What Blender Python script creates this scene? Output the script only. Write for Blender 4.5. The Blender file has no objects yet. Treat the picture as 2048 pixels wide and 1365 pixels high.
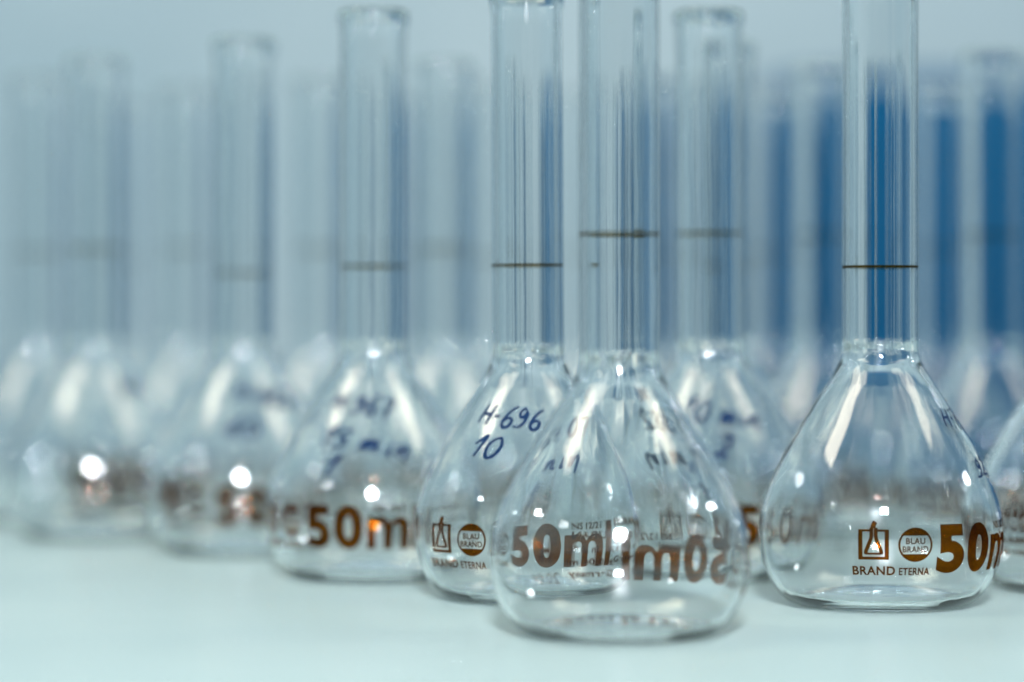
import bpy, bmesh, math, random
from mathutils import Vector, Matrix

SC = bpy.context.scene
COL = SC.collection
MM = 0.001
random.seed(7)

# ------------------------------------------------------------------ camera
FPX = 5689.0                                   # focal length in photo pixels (100 mm on a 36 mm wide frame)
cam_d = bpy.data.cameras.new('camera')
cam = bpy.data.objects.new('camera', cam_d)
COL.objects.link(cam)
cam_d.lens = 100.0
cam_d.sensor_width = 36.0
cam_d.clip_start = 0.05
cam_d.clip_end = 50.0
cam.location = (0, 0, 0.060)
cam.rotation_euler = (math.radians(90 - 0.43), 0, 0)
cam_d.dof.use_dof = True
cam_d.dof.focus_distance = 0.580
cam_d.dof.aperture_fstop = 5.0
cam_d.dof.aperture_blades = 0
SC.camera = cam

# ------------------------------------------------------------------ world, lamps, exposure
w = bpy.data.worlds.new('World')
SC.world = w
w.use_nodes = True
bg = w.node_tree.nodes['Background']
bg.inputs['Color'].default_value = (0.325, 0.475, 0.540, 1)
# the room is dim behind the photographer, bright towards the windows and the ceiling
wnt = w.node_tree
wtc = wnt.nodes.new('ShaderNodeTexCoord')
wsep = wnt.nodes.new('ShaderNodeSeparateXYZ')
wadd = wnt.nodes.new('ShaderNodeMath')
wadd.operation = 'MULTIPLY_ADD'
wadd.inputs[1].default_value = 0.9
wmr = wnt.nodes.new('ShaderNodeMapRange')
wmr.interpolation_type = 'SMOOTHSTEP'
wmr.inputs['From Min'].default_value = -0.9
wmr.inputs['From Max'].default_value = 0.5
wmr.inputs['To Min'].default_value = 0.20
wmr.inputs['To Max'].default_value = 1.0
wnt.links.new(wtc.outputs['Generated'], wsep.inputs[0])
wnt.links.new(wsep.outputs['Z'], wadd.inputs[0])
wnt.links.new(wsep.outputs['Y'], wadd.inputs[2])
wnt.links.new(wadd.outputs[0], wmr.inputs['Value'])
wnt.links.new(wmr.outputs['Result'], bg.inputs['Strength'])

def area(name, loc, target, sx, sy, power, color):
    l = bpy.data.lights.new(name, 'AREA')
    l.shape = 'RECTANGLE'
    l.size = sx
    l.size_y = sy
    l.energy = power
    l.color = color
    o = bpy.data.objects.new(name, l)
    COL.objects.link(o)
    o.location = loc
    d = Vector(target) - Vector(loc)
    o.rotation_euler = d.to_track_quat('-Z', 'Y').to_euler()
    return o

area('ceiling_strip_light', (-0.80, 0.55, 1.30), (0, 0.65, 0), 0.40, 0.75, 8.0, (1.0, 0.88, 0.68))
area('ceiling_strip_light', (0.86, 0.55, 1.30), (0, 0.65, 0), 0.36, 0.75, 4.5, (1.0, 0.88, 0.68))
area('front_lamp', (0.0, -0.85, 0.69), (0, 0.60, 0.03), 0.17, 0.15, 60.0, (0.90, 0.94, 1.0))
area('side_glint_light', (1.35, 0.95, 0.62), (0, 0.68, 0.05), 0.09, 0.06, 1.8, (0.92, 0.97, 1.0))
area('side_glint_light', (-1.15, -0.20, 0.75), (0, 0.65, 0.03), 0.09, 0.06, 0.8, (0.95, 0.97, 1.0))  # weaker light from the left, added for more glints on the glass
area('rear_wall_light', (0.0, 1.25, 1.20), (0.1, 2.1, 0.25), 0.8, 0.3, 4.5, (0.93, 0.96, 1.0))

SC.view_settings.view_transform = 'Standard'
SC.view_settings.look = 'None'
SC.view_settings.exposure = 0.12
SC.view_settings.gamma = 1.0
SC.view_settings.use_curve_mapping = False
SC.render.engine = 'CYCLES'
cy = SC.cycles
cy.max_bounces = 48
cy.transmission_bounces = 48
cy.glossy_bounces = 10
cy.diffuse_bounces = 3
cy.transparent_max_bounces = 24
cy.caustics_reflective = True
cy.caustics_refractive = True
cy.sample_clamp_indirect = 100.0
cy.blur_glossy = 0.2
cy.use_denoising = True
cy.denoiser = 'OPENIMAGEDENOISE'
cy.use_adaptive_sampling = False

# ------------------------------------------------------------------ materials
def new_mat(name):
    m = bpy.data.materials.new(name)
    m.use_nodes = True
    nt = m.node_tree
    nt.nodes.clear()
    out = nt.nodes.new('ShaderNodeOutputMaterial')
    return m, nt, out

def glass_mat():
    m, nt, out = new_mat('borosilicate_glass')
    g = nt.nodes.new('ShaderNodeBsdfGlass')
    g.inputs['IOR'].default_value = 1.473
    g.inputs['Roughness'].default_value = 0.0
    g.inputs['Color'].default_value = (0.985, 0.993, 0.995, 1)
    tc = nt.nodes.new('ShaderNodeTexCoord')
    mp = nt.nodes.new('ShaderNodeMapping')
    mp.inputs['Scale'].default_value = (90, 90, 26)
    n = nt.nodes.new('ShaderNodeTexNoise')
    n.inputs['Scale'].default_value = 1.0
    n.inputs['Detail'].default_value = 2.0
    b = nt.nodes.new('ShaderNodeBump')
    b.inputs['Strength'].default_value = 0.10
    b.inputs['Distance'].default_value = 0.0010
    nt.links.new(tc.outputs['Object'], mp.inputs['Vector'])
    nt.links.new(mp.outputs['Vector'], n.inputs['Vector'])
    nt.links.new(n.outputs['Fac'], b.inputs['Height'])
    nt.links.new(b.outputs['Normal'], g.inputs['Normal'])
    nt.links.new(g.outputs[0], out.inputs['Surface'])
    return m

def stain_mat(name, body, tint, mix, scale=900):
    """amber diffusion print / marker ink: partly see-through pigment on glass"""
    m, nt, out = new_mat(name)
    p = nt.nodes.new('ShaderNodeBsdfPrincipled')
    p.inputs['Base Color'].default_value = (*body, 1)
    p.inputs['Roughness'].default_value = 0.6
    p.inputs['Specular IOR Level'].default_value = 0.1
    t = nt.nodes.new('ShaderNodeBsdfTransparent')
    t.inputs['Color'].default_value = (*tint, 1)
    mx = nt.nodes.new('ShaderNodeMixShader')
    tc = nt.nodes.new('ShaderNodeTexCoord')
    n = nt.nodes.new('ShaderNodeTexNoise')
    n.inputs['Scale'].default_value = scale
    n.inputs['Detail'].default_value = 3
    r = nt.nodes.new('ShaderNodeMapRange')
    r.inputs['From Min'].default_value = 0.3
    r.inputs['From Max'].default_value = 0.7
    r.inputs['To Min'].default_value = max(0, mix - 0.14)
    r.inputs['To Max'].default_value = min(1, mix + 0.14)
    nt.links.new(tc.outputs['Object'], n.inputs['Vector'])
    nt.links.new(n.outputs['Fac'], r.inputs['Value'])
    nt.links.new(r.outputs['Result'], mx.inputs['Fac'])
    nt.links.new(p.outputs[0], mx.inputs[1])
    nt.links.new(t.outputs[0], mx.inputs[2])
    nt.links.new(mx.outputs[0], out.inputs['Surface'])
    return m

def matte_mat(name, c1, c2, scale, rough, spec=0.5):
    m, nt, out = new_mat(name)
    p = nt.nodes.new('ShaderNodeBsdfPrincipled')
    p.inputs['Roughness'].default_value = rough
    p.inputs['Specular IOR Level'].default_value = spec
    tc = nt.nodes.new('ShaderNodeTexCoord')
    n = nt.nodes.new('ShaderNodeTexNoise')
    n.inputs['Scale'].default_value = scale
    n.inputs['Detail'].default_value = 4
    cr = nt.nodes.new('ShaderNodeValToRGB')
    cr.color_ramp.elements[0].position = 0.35
    cr.color_ramp.elements[1].position = 0.65
    cr.color_ramp.elements[0].color = (*c1, 1)
    cr.color_ramp.elements[1].color = (*c2, 1)
    nt.links.new(tc.outputs['Object'], n.inputs['Vector'])
    nt.links.new(n.outputs['Fac'], cr.inputs['Fac'])
    nt.links.new(cr.outputs['Color'], p.inputs['Base Color'])
    nt.links.new(p.outputs[0], out.inputs['Surface'])
    return m

GLASS = glass_mat()
PRINT = stain_mat('brown_diffusion_print', (0.020, 0.006, 0.001), (0.32, 0.090, 0.003), 0.92)
RING = stain_mat('brown_ring_stain', (0.03, 0.018, 0.004), (0.30, 0.20, 0.04), 0.80)
INK = stain_mat('blue_black_marker_ink', (0.0005, 0.014, 0.050), (0.002, 0.055, 0.16), 0.16, 1500)
TABLE = matte_mat('pale_mint_laminate', (0.300, 0.385, 0.375), (0.325, 0.410, 0.397), 14, 0.32)
WALL = matte_mat('grey_wall_paint', (0.27, 0.375, 0.415), (0.37, 0.46, 0.485), 2.2, 0.9)
BLUE = matte_mat('deep_blue_lacquer', (0.0002, 0.054, 0.132), (0.0004, 0.070, 0.165), 6, 0.7, 0.0)

# ------------------------------------------------------------------ mesh helpers
def link_mesh(name, bm, mat, parent=None, smooth=True):
    me = bpy.data.meshes.new(name)
    bm.to_mesh(me)
    bm.free()
    me.materials.append(mat)
    if smooth:
        me.polygons.foreach_set('use_smooth', [True] * len(me.polygons))
    o = bpy.data.objects.new(name, me)
    COL.objects.link(o)
    if parent:
        o.parent = parent
    return o

def box(bm, x0, x1, y0, y1, z0, z1, bevel=0.0):
    r = bmesh.ops.create_cube(bm, size=1)
    bmesh.ops.scale(bm, vec=(x1 - x0, y1 - y0, z1 - z0), verts=r['verts'])
    bmesh.ops.translate(bm, vec=((x0 + x1) / 2, (y0 + y1) / 2, (z0 + z1) / 2), verts=r['verts'])
    if bevel:
        es = list({e for v in r['verts'] for e in v.link_edges})
        bmesh.ops.bevel(bm, geom=es, offset=bevel, segments=4, profile=0.5, affect='EDGES')

def catmull(pts, n):
    P = [Vector(p) for p in pts]
    P = [P[0] * 2 - P[1]] + P + [P[-1] * 2 - P[-2]]
    out = []
    for i in range(1, len(P) - 2):
        for k in range(n):
            t = k / n
            a, b, c, d = P[i - 1], P[i], P[i + 1], P[i + 2]
            out.append(0.5 * ((2 * b) + (c - a) * t + (2 * a - 5 * b + 4 * c - d) * t * t + (3 * b - a - 3 * c + d) * t ** 3))
    out.append(P[-2])
    return out

# ------------------------------------------------------------------ the flask's outline (millimetres, r / z), from base centre up to the rim
NECK_R = 7.75
BODY = [(0.0, 1.9), (6, 1.6), (11, 1.0), (14.4, 0.32), (16.2, 0.0), (18.4, 0.55), (20.7, 2.3), (22.4, 4.8), (23.7, 7.8),
        (24.6, 11.0), (25.0, 14.2), (24.85, 17.4), (24.2, 21.0), (23.0, 24.8), (21.2, 28.9), (19.2, 32.7), (17.0, 36.5),
        (14.7, 40.2), (12.5, 43.7), (10.9, 46.1), (9.65, 48.1), (8.75, 49.8), (8.15, 51.3), (7.86, 53.0), (7.76, 55.0), (7.75, 58)]
NECK = [(7.75, z) for z in (64, 72, 82, 92, 102, 109)] + [(7.75, 113), (7.76, 116), (7.78, 120), (7.8, 124), (7.82, 126.6), (7.95, 128.2), (8.2, 129.2), (8.28, 130.3), (8.05, 131.2)]
OUTER = catmull([(a, b) for a, b in BODY + NECK], 5)
for p in OUTER:
    p.x = max(p.x, 0.0)

# arc-length table of the outer wall, used to lay print and writing on the glass
ARC = [0.0]
for i in range(1, len(OUTER)):
    ARC.append(ARC[-1] + (OUTER[i] - OUTER[i - 1]).length)

def at_s(s):
    lo, hi = 0, len(ARC) - 1
    while hi - lo > 1:
        m = (lo + hi) // 2
        if ARC[m] <= s:
            lo = m
        else:
            hi = m
    t = (s - ARC[lo]) / max(1e-9, ARC[hi] - ARC[lo])
    p = OUTER[lo].lerp(OUTER[hi], t)
    d = (OUTER[hi] - OUTER[lo]).normalized()
    return p, Vector((d.y, -d.x))

def s_at_z(z):
    for i in range(25, len(OUTER) - 1):
        if OUTER[i].y <= z <= OUTER[i + 1].y:
            return ARC[i] + (ARC[i + 1] - ARC[i]) * (z - OUTER[i].y) / max(1e-9, OUTER[i + 1].y - OUTER[i].y)
    return ARC[-1]

def wrap_verts(bm, az0, z0, off=0.05, rref=None):
    """lay a flat drawing (mm) on the wall: x goes round (to the right seen from outside), y runs up the wall"""
    s0 = s_at_z(z0)
    if rref is None:
        rref = at_s(s0)[0].x
    for v in bm.verts:
        p, n = at_s(s0 + v.co.y)
        rr = p.x + n.x * off
        zz = p.y + n.y * off
        a = math.radians(az0) + v.co.x / rref
        v.co = Vector((rr * math.sin(a), -rr * math.cos(a), zz)) * MM

def make_vessel(top_extra=0.0):
    def thick(z, r):
        if z < 9:
            k = min(1.0, max(0.0, (23.4 - r) / 9.0))
            return 1.05 + 0.75 * k * k * (3 - 2 * k)
        if z < 46:
            return 1.05
        if z < 57:
            return 1.05 + (z - 46) / 11 * 0.55 + 0.45 * math.exp(-((z - 52.0) / 2.2) ** 2)
        return 1.6
    outer = [p.copy() for p in OUTER]
    inner = []
    for i in range(len(outer)):
        a = outer[max(0, i - 1)]
        b = outer[min(len(outer) - 1, i + 1)]
        d = (b - a).normalized()
        n = Vector((d.y, -d.x))
        t = thick(outer[i].y, outer[i].x)
        q = outer[i] - n * t
        if i == 0:
            q = Vector((0, outer[0].y + 1.75))
        if outer[i].y > 60:
            q.x = 6.15
        if outer[i].y > 128.5:
            break
        q.x = max(q.x, 0.0 if i == 0 else 0.02)
        inner.append(q)
    inner.append(Vector((6.6, 130.6)))
    lip = [Vector((7.8, 131.7)), Vector((7.3, 131.75)), Vector((6.9, 131.4))]
    prof = outer + lip + inner[::-1]
    SEG = 176
    rnd = random.Random(3)
    ph = [(rnd.uniform(0, 6.28), k, rnd.uniform(0.4, 1.0) / k ** 0.6) for k in (2, 3, 5, 9, 14, 21, 32, 45)]
    wob = [sum(a * math.sin(k * j / SEG * 2 * math.pi + f) for f, k, a in ph) for j in range(SEG)]
    bm = bmesh.new()
    rings = []
    n_out = len(outer) + len(lip)
    for i, p in enumerate(prof):
        if p.x < 1e-6:
            rings.append([bm.verts.new((0, 0, p.y * MM))])
            continue
        ring = []
        for j in range(SEG):
            a = 2 * math.pi * j / SEG
            r = p.x
            if i >= n_out:                    # drawn tubing: faint lengthwise unevenness of the inner wall
                r += (0.062 if p.y > 54 else 0.036) * wob[j] * min(1.0, p.x / 6)
            ring.append(bm.verts.new((r * math.sin(a) * MM, -r * math.cos(a) * MM, p.y * MM)))
        rings.append(ring)
    for a, b in zip(rings[:-1], rings[1:]):
        for j in range(SEG):
            k = (j + 1) % SEG
            if len(a) == 1:
                bm.faces.new((a[0], b[j], b[k]))
            elif len(b) == 1:
                bm.faces.new((a[j], b[0], a[k]))
            else:
                bm.faces.new((a[j], b[j], b[k], a[k]))
    bmesh.ops.recalc_face_normals(bm, faces=bm.faces)
    return bm

def ring_bm(z, h=0.5):
    bm = bmesh.new()
    SEG = 96
    R = (NECK_R + 0.04) * MM
    lo = [bm.verts.new((R * math.sin(2 * math.pi * j / SEG), -R * math.cos(2 * math.pi * j / SEG), (z - h / 2) * MM)) for j in range(SEG)]
    hi = [bm.verts.new((v.co.x, v.co.y, (z + h / 2) * MM)) for v in lo]
    for j in range(SEG):
        k = (j + 1) % SEG
        bm.faces.new((lo[j], lo[k], hi[k], hi[j]))
    return bm

# ------------------------------------------------------------------ lettering
def text_bm(body, x0, y0, wdt, hgt, bold=0.0, anchor=None):
    """letters as flat faces in the box (x0, y0, wdt, hgt), millimetres"""
    cu = bpy.data.curves.new('lettering', 'FONT')
    cu.body = body
    cu.size = 1.0
    cu.offset = bold
    cu.resolution_u = 8
    cu.space_character = 1.0 + bold * 2.5
    o = bpy.data.objects.new('lettering', cu)
    COL.objects.link(o)
    dg = bpy.context.evaluated_depsgraph_get()
    dg.update()
    me = bpy.data.meshes.new_from_object(o.evaluated_get(dg))
    bpy.data.objects.remove(o)
    bpy.data.curves.remove(cu)
    bm = bmesh.new()
    bm.from_mesh(me)
    bpy.data.meshes.remove(me)
    xs = [v.co.x for v in bm.verts]
    ys = [v.co.y for v in bm.verts]
    sx = wdt / (max(xs) - min(xs))
    sy = hgt / (max(ys) - min(ys))
    mx, my = min(xs), min(ys)
    for v in bm.verts:
        v.co = Vector(((v.co.x - mx) * sx + x0, (v.co.y - my) * sy + y0, 0))
    return bm

def merge(dst, src):
    me = bpy.data.meshes.new('tmp')
    src.to_mesh(me)
    src.free()
    dst.from_mesh(me)
    bpy.data.meshes.remove(me)

def grid_cut(bm, step):
    xs = [v.co.x for v in bm.verts]
    ys = [v.co.y for v in bm.verts]
    for axis, lo, hi in ((0, min(xs), max(xs)), (1, min(ys), max(ys))):
        k = math.floor(lo / step) + 1
        while k * step < hi:
            co = Vector((0, 0, 0))
            co[axis] = k * step + 0.0001
            no = Vector((0, 0, 0))
            no[axis] = 1
            bmesh.ops.bisect_plane(bm, geom=bm.verts[:] + bm.edges[:] + bm.faces[:], plane_co=co, plane_no=no, dist=1e-5)
            k += 1

def poly(bm, pts):
    bm.faces.new([bm.verts.new((x, y, 0)) for x, y in pts])

def stroke(bm, pts, width, closed=False, taper=False):
    n = len(pts)
    L, R = [], []
    for i in range(n):
        if closed:
            a, b = pts[(i - 1) % n], pts[(i + 1) % n]
        else:
            a, b = pts[max(0, i - 1)], pts[min(n - 1, i + 1)]
        dx, dy = b[0] - a[0], b[1] - a[1]
        l = math.hypot(dx, dy) or 1
        wd = width / 2
        if taper:
            wd *= 0.75 + 0.35 * math.sin(math.pi * i / max(1, n - 1)) + 0.10 * math.sin(i * 1.7)
        nx, ny = -dy / l * wd, dx / l * wd
        L.append(bm.verts.new((pts[i][0] + nx, pts[i][1] + ny, 0)))
        R.append(bm.verts.new((pts[i][0] - nx, pts[i][1] - ny, 0)))
    for i in range(n if closed else n - 1):
        j = (i + 1) % n
        try:
            bm.faces.new((L[i], R[i], R[j], L[j]))
        except ValueError:
            pass

def letter_m(x0, wdt, h):
    """bold grotesque m, drawn as one outline"""
    st = 1.95
    gap = (wdt - 3 * st) / 2
    def arch(xl, xr, yspring, top, rev=False):
        c, rx = (xl + xr) / 2, (xr - xl) / 2
        p = [(c - rx * math.cos(math.pi * k / 12), yspring + (top - yspring) * math.sin(math.pi * k / 12)) for k in range(13)]
        return p[::-1] if rev else p
    a1, a2 = st, st + gap
    b1, b2 = 2 * st + gap, 2 * st + 2 * gap
    pts = [(0, 0), (st, 0), *arch(a1, a2, h * 0.60, h - 1.55), (a2, 0), (a2 + st, 0), *arch(b1, b2, h * 0.60, h - 1.55), (b2, 0), (wdt, 0)]
    mid = a2 + st / 2
    pts += [(wdt, h * 0.62), (wdt - 0.12, h * 0.80), (wdt - 0.6, h * 0.93), (wdt - 1.5, h), (wdt - 2.6, h), (wdt - 3.6, h * 0.94), (mid + 0.35, h * 0.81),
            (mid - 0.15, h * 0.92), (mid - 1.2, h), (mid - 2.3, h), (mid - 3.0, h * 0.95), (st, h * 0.84), (st, h * 0.98), (0, h * 0.98)]
    bm = bmesh.new()
    poly(bm, [(x0 + a, b) for a, b in pts])
    return bm

def print_bm():
    """the whole brown marking; x = 0 is the middle of the square emblem, y = 0 the foot of the big numerals"""
    bm = bmesh.new()
    # square emblem with a small flask in it
    def rect(x0, y0, x1, y1):
        poly(bm, [(x0, y0), (x1, y0), (x1, y1), (x0, y1)])
    s = 3.0
    yb, yt = 3.0, 9.1
    wl = 0.85
    rect(-s, yb, -s + wl, yt)
    rect(s - wl, yb, s, yt)
    rect(-s + wl, yb, s - wl, yb + 0.62)
    rect(-s + wl, yt - 0.45, -0.62, yt)
    rect(0.62, yt - 0.45, s - wl, yt)
    left = [(-0.42, yt + 0.35), (-0.42, 7.7), (-0.55, 7.1), (-1.5, 4.7), (-1.55, 4.45), (-1.35, 4.25)]
    stroke(bm, left, 0.75)
    stroke(bm, [(-x, y) for x, y in left], 0.75)
    stroke(bm, [(-1.45, 4.22), (1.45, 4.22)], 0.42)
    stroke(bm, [(-0.12, yt + 0.25), (-0.05, yt + 0.8), (0.18, yt + 1.25), (0.36, yt + 1.5)], 1.0)
    merge(bm, text_bm('BRAND', -4.3, -0.25, 8.6, 1.9, 0.03))
    # round emblem
    cx, cyy, R = 8.25, 6.0, 3.45
    N = 48
    ringp = [(cx + (R - 0.2) * math.cos(2 * math.pi * k / N), cyy + (R - 0.2) * math.sin(2 * math.pi * k / N)) for k in range(N)]
    stroke(bm, ringp, 0.42, closed=True)
    for sg in (1, -1):
        a0 = math.asin(1.85 / (R - 0.35))
        pts = [(cx + (R - 0.35) * math.cos(a), cyy + sg * (R - 0.35) * math.sin(a)) for a in [a0 + (math.pi - 2 * a0) * k / 16 for k in range(17)]]
        poly(bm, pts if sg > 0 else pts[::-1])
    merge(bm, text_bm('BLAU', cx - 1.95, cyy + 0.15, 3.9, 1.25, 0.025))
    merge(bm, text_bm('BRAND', cx - 2.6, cyy - 1.5, 5.2, 1.25, 0.025))
    merge(bm, text_bm('ETERNA', cx - 3.2, -0.25, 6.4, 1.6, 0.03))
    # 50 ml
    x = 12.8
    for ch, wd, hg in (('5', 6.5, 10.0), ('0', 6.7, 10.2), ('m', 9.6, 7.5), ('l', 1.75, 10.1)):
        if ch == 'm':
            merge(bm, letter_m(x, wd, hg))
        elif ch == 'l':
            poly(bm, [(x, 0), (x + wd, 0), (x + wd, hg), (x, hg)])
        else:
            merge(bm, text_bm(ch, x, -0.1 if ch == '0' else 0.0, wd, hg, 0.05))
        x += wd + 0.85
    merge(bm, text_bm('NS 12/21', 29.4, 8.5, 7.4, 1.5, 0.03))
    # column of small print
    x = 41.3
    merge(bm, text_bm('DURAN', x - 0.4, 8.7, 9.6, 1.7, 0.035))
    merge(bm, text_bm('A   in 20 °C', x + 0.2, 5.8, 10.0, 1.6, 0.035))
    merge(bm, text_bm('± 0,06  ml', x + 0.3, 3.0, 10.0, 1.7, 0.035))
    merge(bm, text_bm('Germany', x + 0.2, 0.2, 10.0, 2.0, 0.035))
    # class letters and batch number further round
    merge(bm, text_bm('H', 55.3, 3.9, 2.6, 5.4, 0.02))
    merge(bm, text_bm('B', 53.6, 7.6, 1.3, 1.8, 0.02))
    merge(bm, text_bm('20.01', 53.6, -0.6, 7.2, 2.4, 0.0))
    bmesh.ops.triangulate(bm, faces=bm.faces)
    grid_cut(bm, 0.9)
    wrap_verts(bm, 0, 8.4, 0.05, 24.8)
    return bm

# hand-written characters: strokes in a unit box (x to the right, y up), slanted by the writer
HAND = {
    'H': (0.62, [[(0.0, 1.0), (-0.02, 0.5), (0.0, 0.0)], [(0.5, 1.0), (0.47, 0.5), (0.5, -0.02)], [(0.0, 0.48), (0.25, 0.5), (0.5, 0.55)]]),
    '-': (0.40, [[(0.0, 0.42), (0.28, 0.46)]]),
    '0': (0.62, [[(0.30, 1.0), (0.06, 0.78), (0.0, 0.4), (0.18, 0.03), (0.42, 0.15), (0.52, 0.6), (0.36, 0.97), (0.26, 0.95)]]),
    '1': (0.42, [[(-0.08, 0.55), (0.10, 0.78), (0.26, 1.0), (0.22, 0.5), (0.18, 0.0)]]),
    '2': (0.60, [[(0.05, 0.75), (0.22, 1.0), (0.42, 0.82), (0.28, 0.4), (0.02, 0.05), (0.25, 0.06), (0.55, 0.02)]]),
    '3': (0.56, [[(0.05, 0.92), (0.3, 1.0), (0.38, 0.75), (0.18, 0.55), (0.42, 0.4), (0.35, 0.05), (0.0, 0.02)]]),
    '5': (0.58, [[(0.12, 0.95), (0.06, 0.55), (0.32, 0.56), (0.42, 0.25), (0.22, 0.0), (0.0, 0.06)], [(0.12, 0.95), (0.32, 0.97), (0.55, 1.02)]]),
    '6': (0.58, [[(0.50, 1.05), (0.22, 0.8), (0.03, 0.35), (0.14, 0.02), (0.38, 0.08), (0.42, 0.38), (0.22, 0.46), (0.06, 0.3)]]),
    '7': (0.52, [[(0.0, 0.92), (0.25, 0.98), (0.48, 0.95), (0.3, 0.5), (0.18, 0.0)], [(0.12, 0.48), (0.42, 0.54)]]),
    '8': (0.56, [[(0.42, 0.85), (0.22, 1.0), (0.08, 0.78), (0.36, 0.4), (0.24, 0.02), (0.04, 0.2), (0.24, 0.52), (0.42, 0.85)]]),
    '9': (0.58, [[(0.42, 0.8), (0.2, 1.0), (0.04, 0.72), (0.22, 0.5), (0.42, 0.8), (0.42, 0.4), (0.26, 0.04), (-0.08, -0.02)]]),
    'm': (0.80, [[(0.0, 0.5), (0.02, 0.0), (0.14, 0.45), (0.25, 0.46), (0.27, 0.02), (0.4, 0.44), (0.52, 0.44), (0.55, 0.03), (0.68, 0.1)]]),
    'i': (0.26, [[(0.06, 0.5), (0.06, 0.02), (0.16, 0.08)], [(0.1, 0.78), (0.12, 0.84)]]),
    'n': (0.60, [[(0.0, 0.5), (0.02, 0.02), (0.16, 0.42), (0.34, 0.44), (0.36, 0.1), (0.34, -0.3)]]),
    '.': (0.25, [[(0.02, 0.0), (0.07, 0.04)]]),
    ' ': (0.35, []),
}

def writing_bm(lines, az0, z0, tilt=0.0, height=4.2, pen=0.62, seed=1):
    """lines = [(text, x shift, y shift)] in mm, laid on the cone of the flask"""
    rnd = random.Random(seed)
    bm = bmesh.new()
    for text, dx, dy in lines:
        x = dx
        for ch in text:
            adv, strokes = HAND[ch]
            h = height * rnd.uniform(0.9, 1.1)
            jy = rnd.uniform(-0.35, 0.35)
            for st in strokes:
                pts = []
                for p in catmull([(a, b) for a, b in st], 6):
                    px = p.x * h + p.y * h * 0.22
                    py = p.y * h + jy
                    pts.append((x + px, dy + py))
                stroke(bm, pts, pen, taper=True)
            x += (adv + 0.10) * h
    if tilt:
        c, s_ = math.cos(math.radians(tilt)), math.sin(math.radians(tilt))
        for v in bm.verts:
            v.co = Vector((v.co.x * c - v.co.y * s_, v.co.x * s_ + v.co.y * c, 0))
    wrap_verts(bm, az0, z0, 0.06)
    return bm

# ------------------------------------------------------------------ setting
bm = bmesh.new()
box(bm, -1.3, 1.3, -0.30, 1.16, -0.03, 0.0, 0.002)
tb = link_mesh('laboratory_bench_top', bm, TABLE, smooth=False)
tb['kind'] = 'structure'

bm = bmesh.new()
box(bm, -2.2, 2.2, 2.10, 2.16, -0.80, 1.9)
wl_ = link_mesh('rear_wall', bm, WALL, smooth=False)
wl_['kind'] = 'structure'

bm = bmesh.new()
box(bm, 0.140, 0.95, 1.72, 2.00, -0.80, 0.210, 0.04)
cab = link_mesh('cabinet', bm, BLUE, smooth=False)
cab['label'] = 'deep blue cabinet far behind the flasks at right, fully out of focus'
cab['category'] = 'cabinet'

# ------------------------------------------------------------------ flasks
proto_glass = link_mesh('glass_vessel', make_vessel(), GLASS)
proto_print = link_mesh('printed_marking', print_bm(), PRINT, smooth=False)
GROUP = 'volumetric flasks standing in rows on the bench'
first = [True]

def flask(px, d, yaw, mark, label, scale=1.0, hscale=1.0, writing=None):
    """px = neck axis in photo pixels, d = distance in mm, mark = height of the ring on the neck"""
    X = (px - 1024) / FPX * d
    root = bpy.data.objects.new('volumetric_flask', None)
    COL.objects.link(root)
    root.empty_display_size = 0.01
    root.location = (X * MM, d * MM, 0.00011)
    face = math.atan2(X, d)                       # so that azimuth 0 looks at the lens
    tr = random.Random(px)
    root.rotation_euler = (math.radians(tr.uniform(-0.25, 0.25)), math.radians(tr.uniform(-0.35, 0.35)), -face)
    root.scale = (scale, scale, scale * hscale)
    root['label'] = label
    root['category'] = 'flask'
    root['group'] = GROUP
    if first[0]:
        g, p = proto_glass, proto_print
        first[0] = False
    else:
        g, p = proto_glass.copy(), proto_print.copy()
        COL.objects.link(g)
        COL.objects.link(p)
    g.parent = root
    p.parent = root
    g.rotation_euler = (0, 0, math.radians(yaw * 1.7 + px))
    p.rotation_euler = (0, 0, math.radians(yaw))
    r = link_mesh('calibration_ring', ring_bm(mark), RING, root)
    if writing:
        link_mesh('handwriting', writing_bm(**writing), INK, root, smooth=False)
    return root

flask(1239, 540, 86.5, 78.0, 'foremost glass flask, its brown print on the far side and so mirrored', scale=0.99, hscale=0.985,
      writing=dict(lines=[('H-382', -9, 3), ('1 min', -6, -5), ('1', -5, -13)], az0=138, z0=37, height=4.8, pen=0.72, seed=2))
flask(1761, 598, -3.0, 70.3, 'sharp glass flask at right showing both emblems and 50 in brown print', scale=1.025, hscale=0.985,
      writing=dict(lines=[('H-75 min', -10, 2), ('922', -6, -9)], az0=85, z0=35, tilt=-4, height=4.3, pen=0.55, seed=5))
flask(1058, 612, -48, 72.3, 'glass flask with H-696 and 10 in clear dark blue handwriting', scale=0.99,
      writing=dict(lines=[('H-696 07', -12.8, 1.0), ('10  min', -11.0, -7.0), ('1', -1.5, -16)], az0=0, z0=36.5, tilt=-6, height=5.1, pen=0.72, seed=3))
flask(745, 661, -67, 72.3, 'slightly blurred glass flask with 15 min handwriting and large 50m print',
      writing=dict(lines=[('H-967', -12.0, 1.0), ('15 min', -9.5, -8.0), ('1', -6.5, -15.5)], az0=0, z0=37, tilt=-11, height=5.2, pen=0.85, seed=4))
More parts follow.
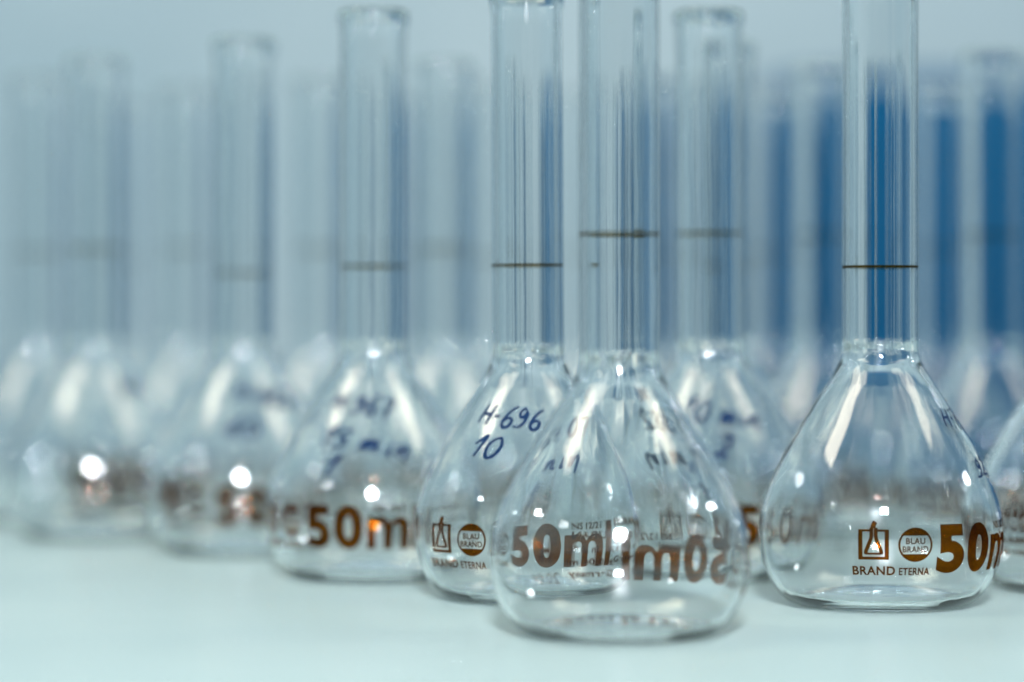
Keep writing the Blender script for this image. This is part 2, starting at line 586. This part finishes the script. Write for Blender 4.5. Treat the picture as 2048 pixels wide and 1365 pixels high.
flask(1421, 662, -18, 80.0, 'glass flask with 10 min and 2 handwritten, between foremost and sharp right flask',
      writing=dict(lines=[('10 min', -7.5, 0.5), ('2', 1.5, -8.0)], az0=0, z0=36.0, tilt=-7, height=5.8, pen=0.9, seed=6))
flask(485, 731, -46, 72.0, 'strongly blurred glass flask with a low olive neck ring, left of the 15 min flask', hscale=1.0,
      writing=dict(lines=[('H-962', -3, 1.5), ('60', -3, -8.5)], az0=2, z0=38, tilt=-10, height=5.4, pen=1.0, seed=8))
flask(190, 785, -4, 79.6, 'very blurred glass flask, second from the left edge, bright round glint low on it',
      writing=dict(lines=[('H20', 2, 2.5)], az0=20, z0=38, tilt=-5, height=4.8, pen=1.0, seed=9))
flask(74, 849, 30, 80.2, 'leftmost very blurred glass flask, beside the picture edge')
flask(368, 888, -80, 82.2, 'faint glass flask seen between the two far left flasks and the low ring flask')
flask(636, 850, 120, 81.0, 'faint glass flask behind the gap left of the 15 min flask')
flask(888, 797, 15, 80.0, 'faint glass flask seen between the 15 min flask and the H-696 flask')
flask(984, 870, -120, 79.0, 'faint glass flask half hidden behind the left edge of the H-696 flask neck')
flask(1446, 742, 60, 74.0, 'blurred glass flask hidden directly behind the 10 min and 2 flask')
flask(1645, 812, -30, 84.0, 'blurred glass flask in front of the blue cabinet, left of the sharp right flask')
flask(1988, 769, -75, 83.0, 'blurred glass flask near the right edge, behind the shoulder of the sharp right flask')
flask(2165, 632, -140, 72.0, 'glass flask cut off by the right picture edge, only its round side in view')
flask(1180, 905, 40, 81.0, 'faint glass flask in the back row, right behind the foremost flask neck')
flask(1300, 850, -60, 80.0, 'faint glass flask behind the gap between foremost flask and 10 min and 2 flask')
flask(1540, 900, 10, 81.0, 'faint glass flask in the back row at the left edge of the blue cabinet')
flask(1880, 880, -10, 82.0, 'faint glass flask in the back row just right of the sharp right flask neck')
flask(780, 935, 90, 81.0, 'faintest glass flask in the back row, behind the 15 min flask')
flask(240, 960, 150, 80.0, 'faintest glass flask in the back row at left, behind the bright round glint')
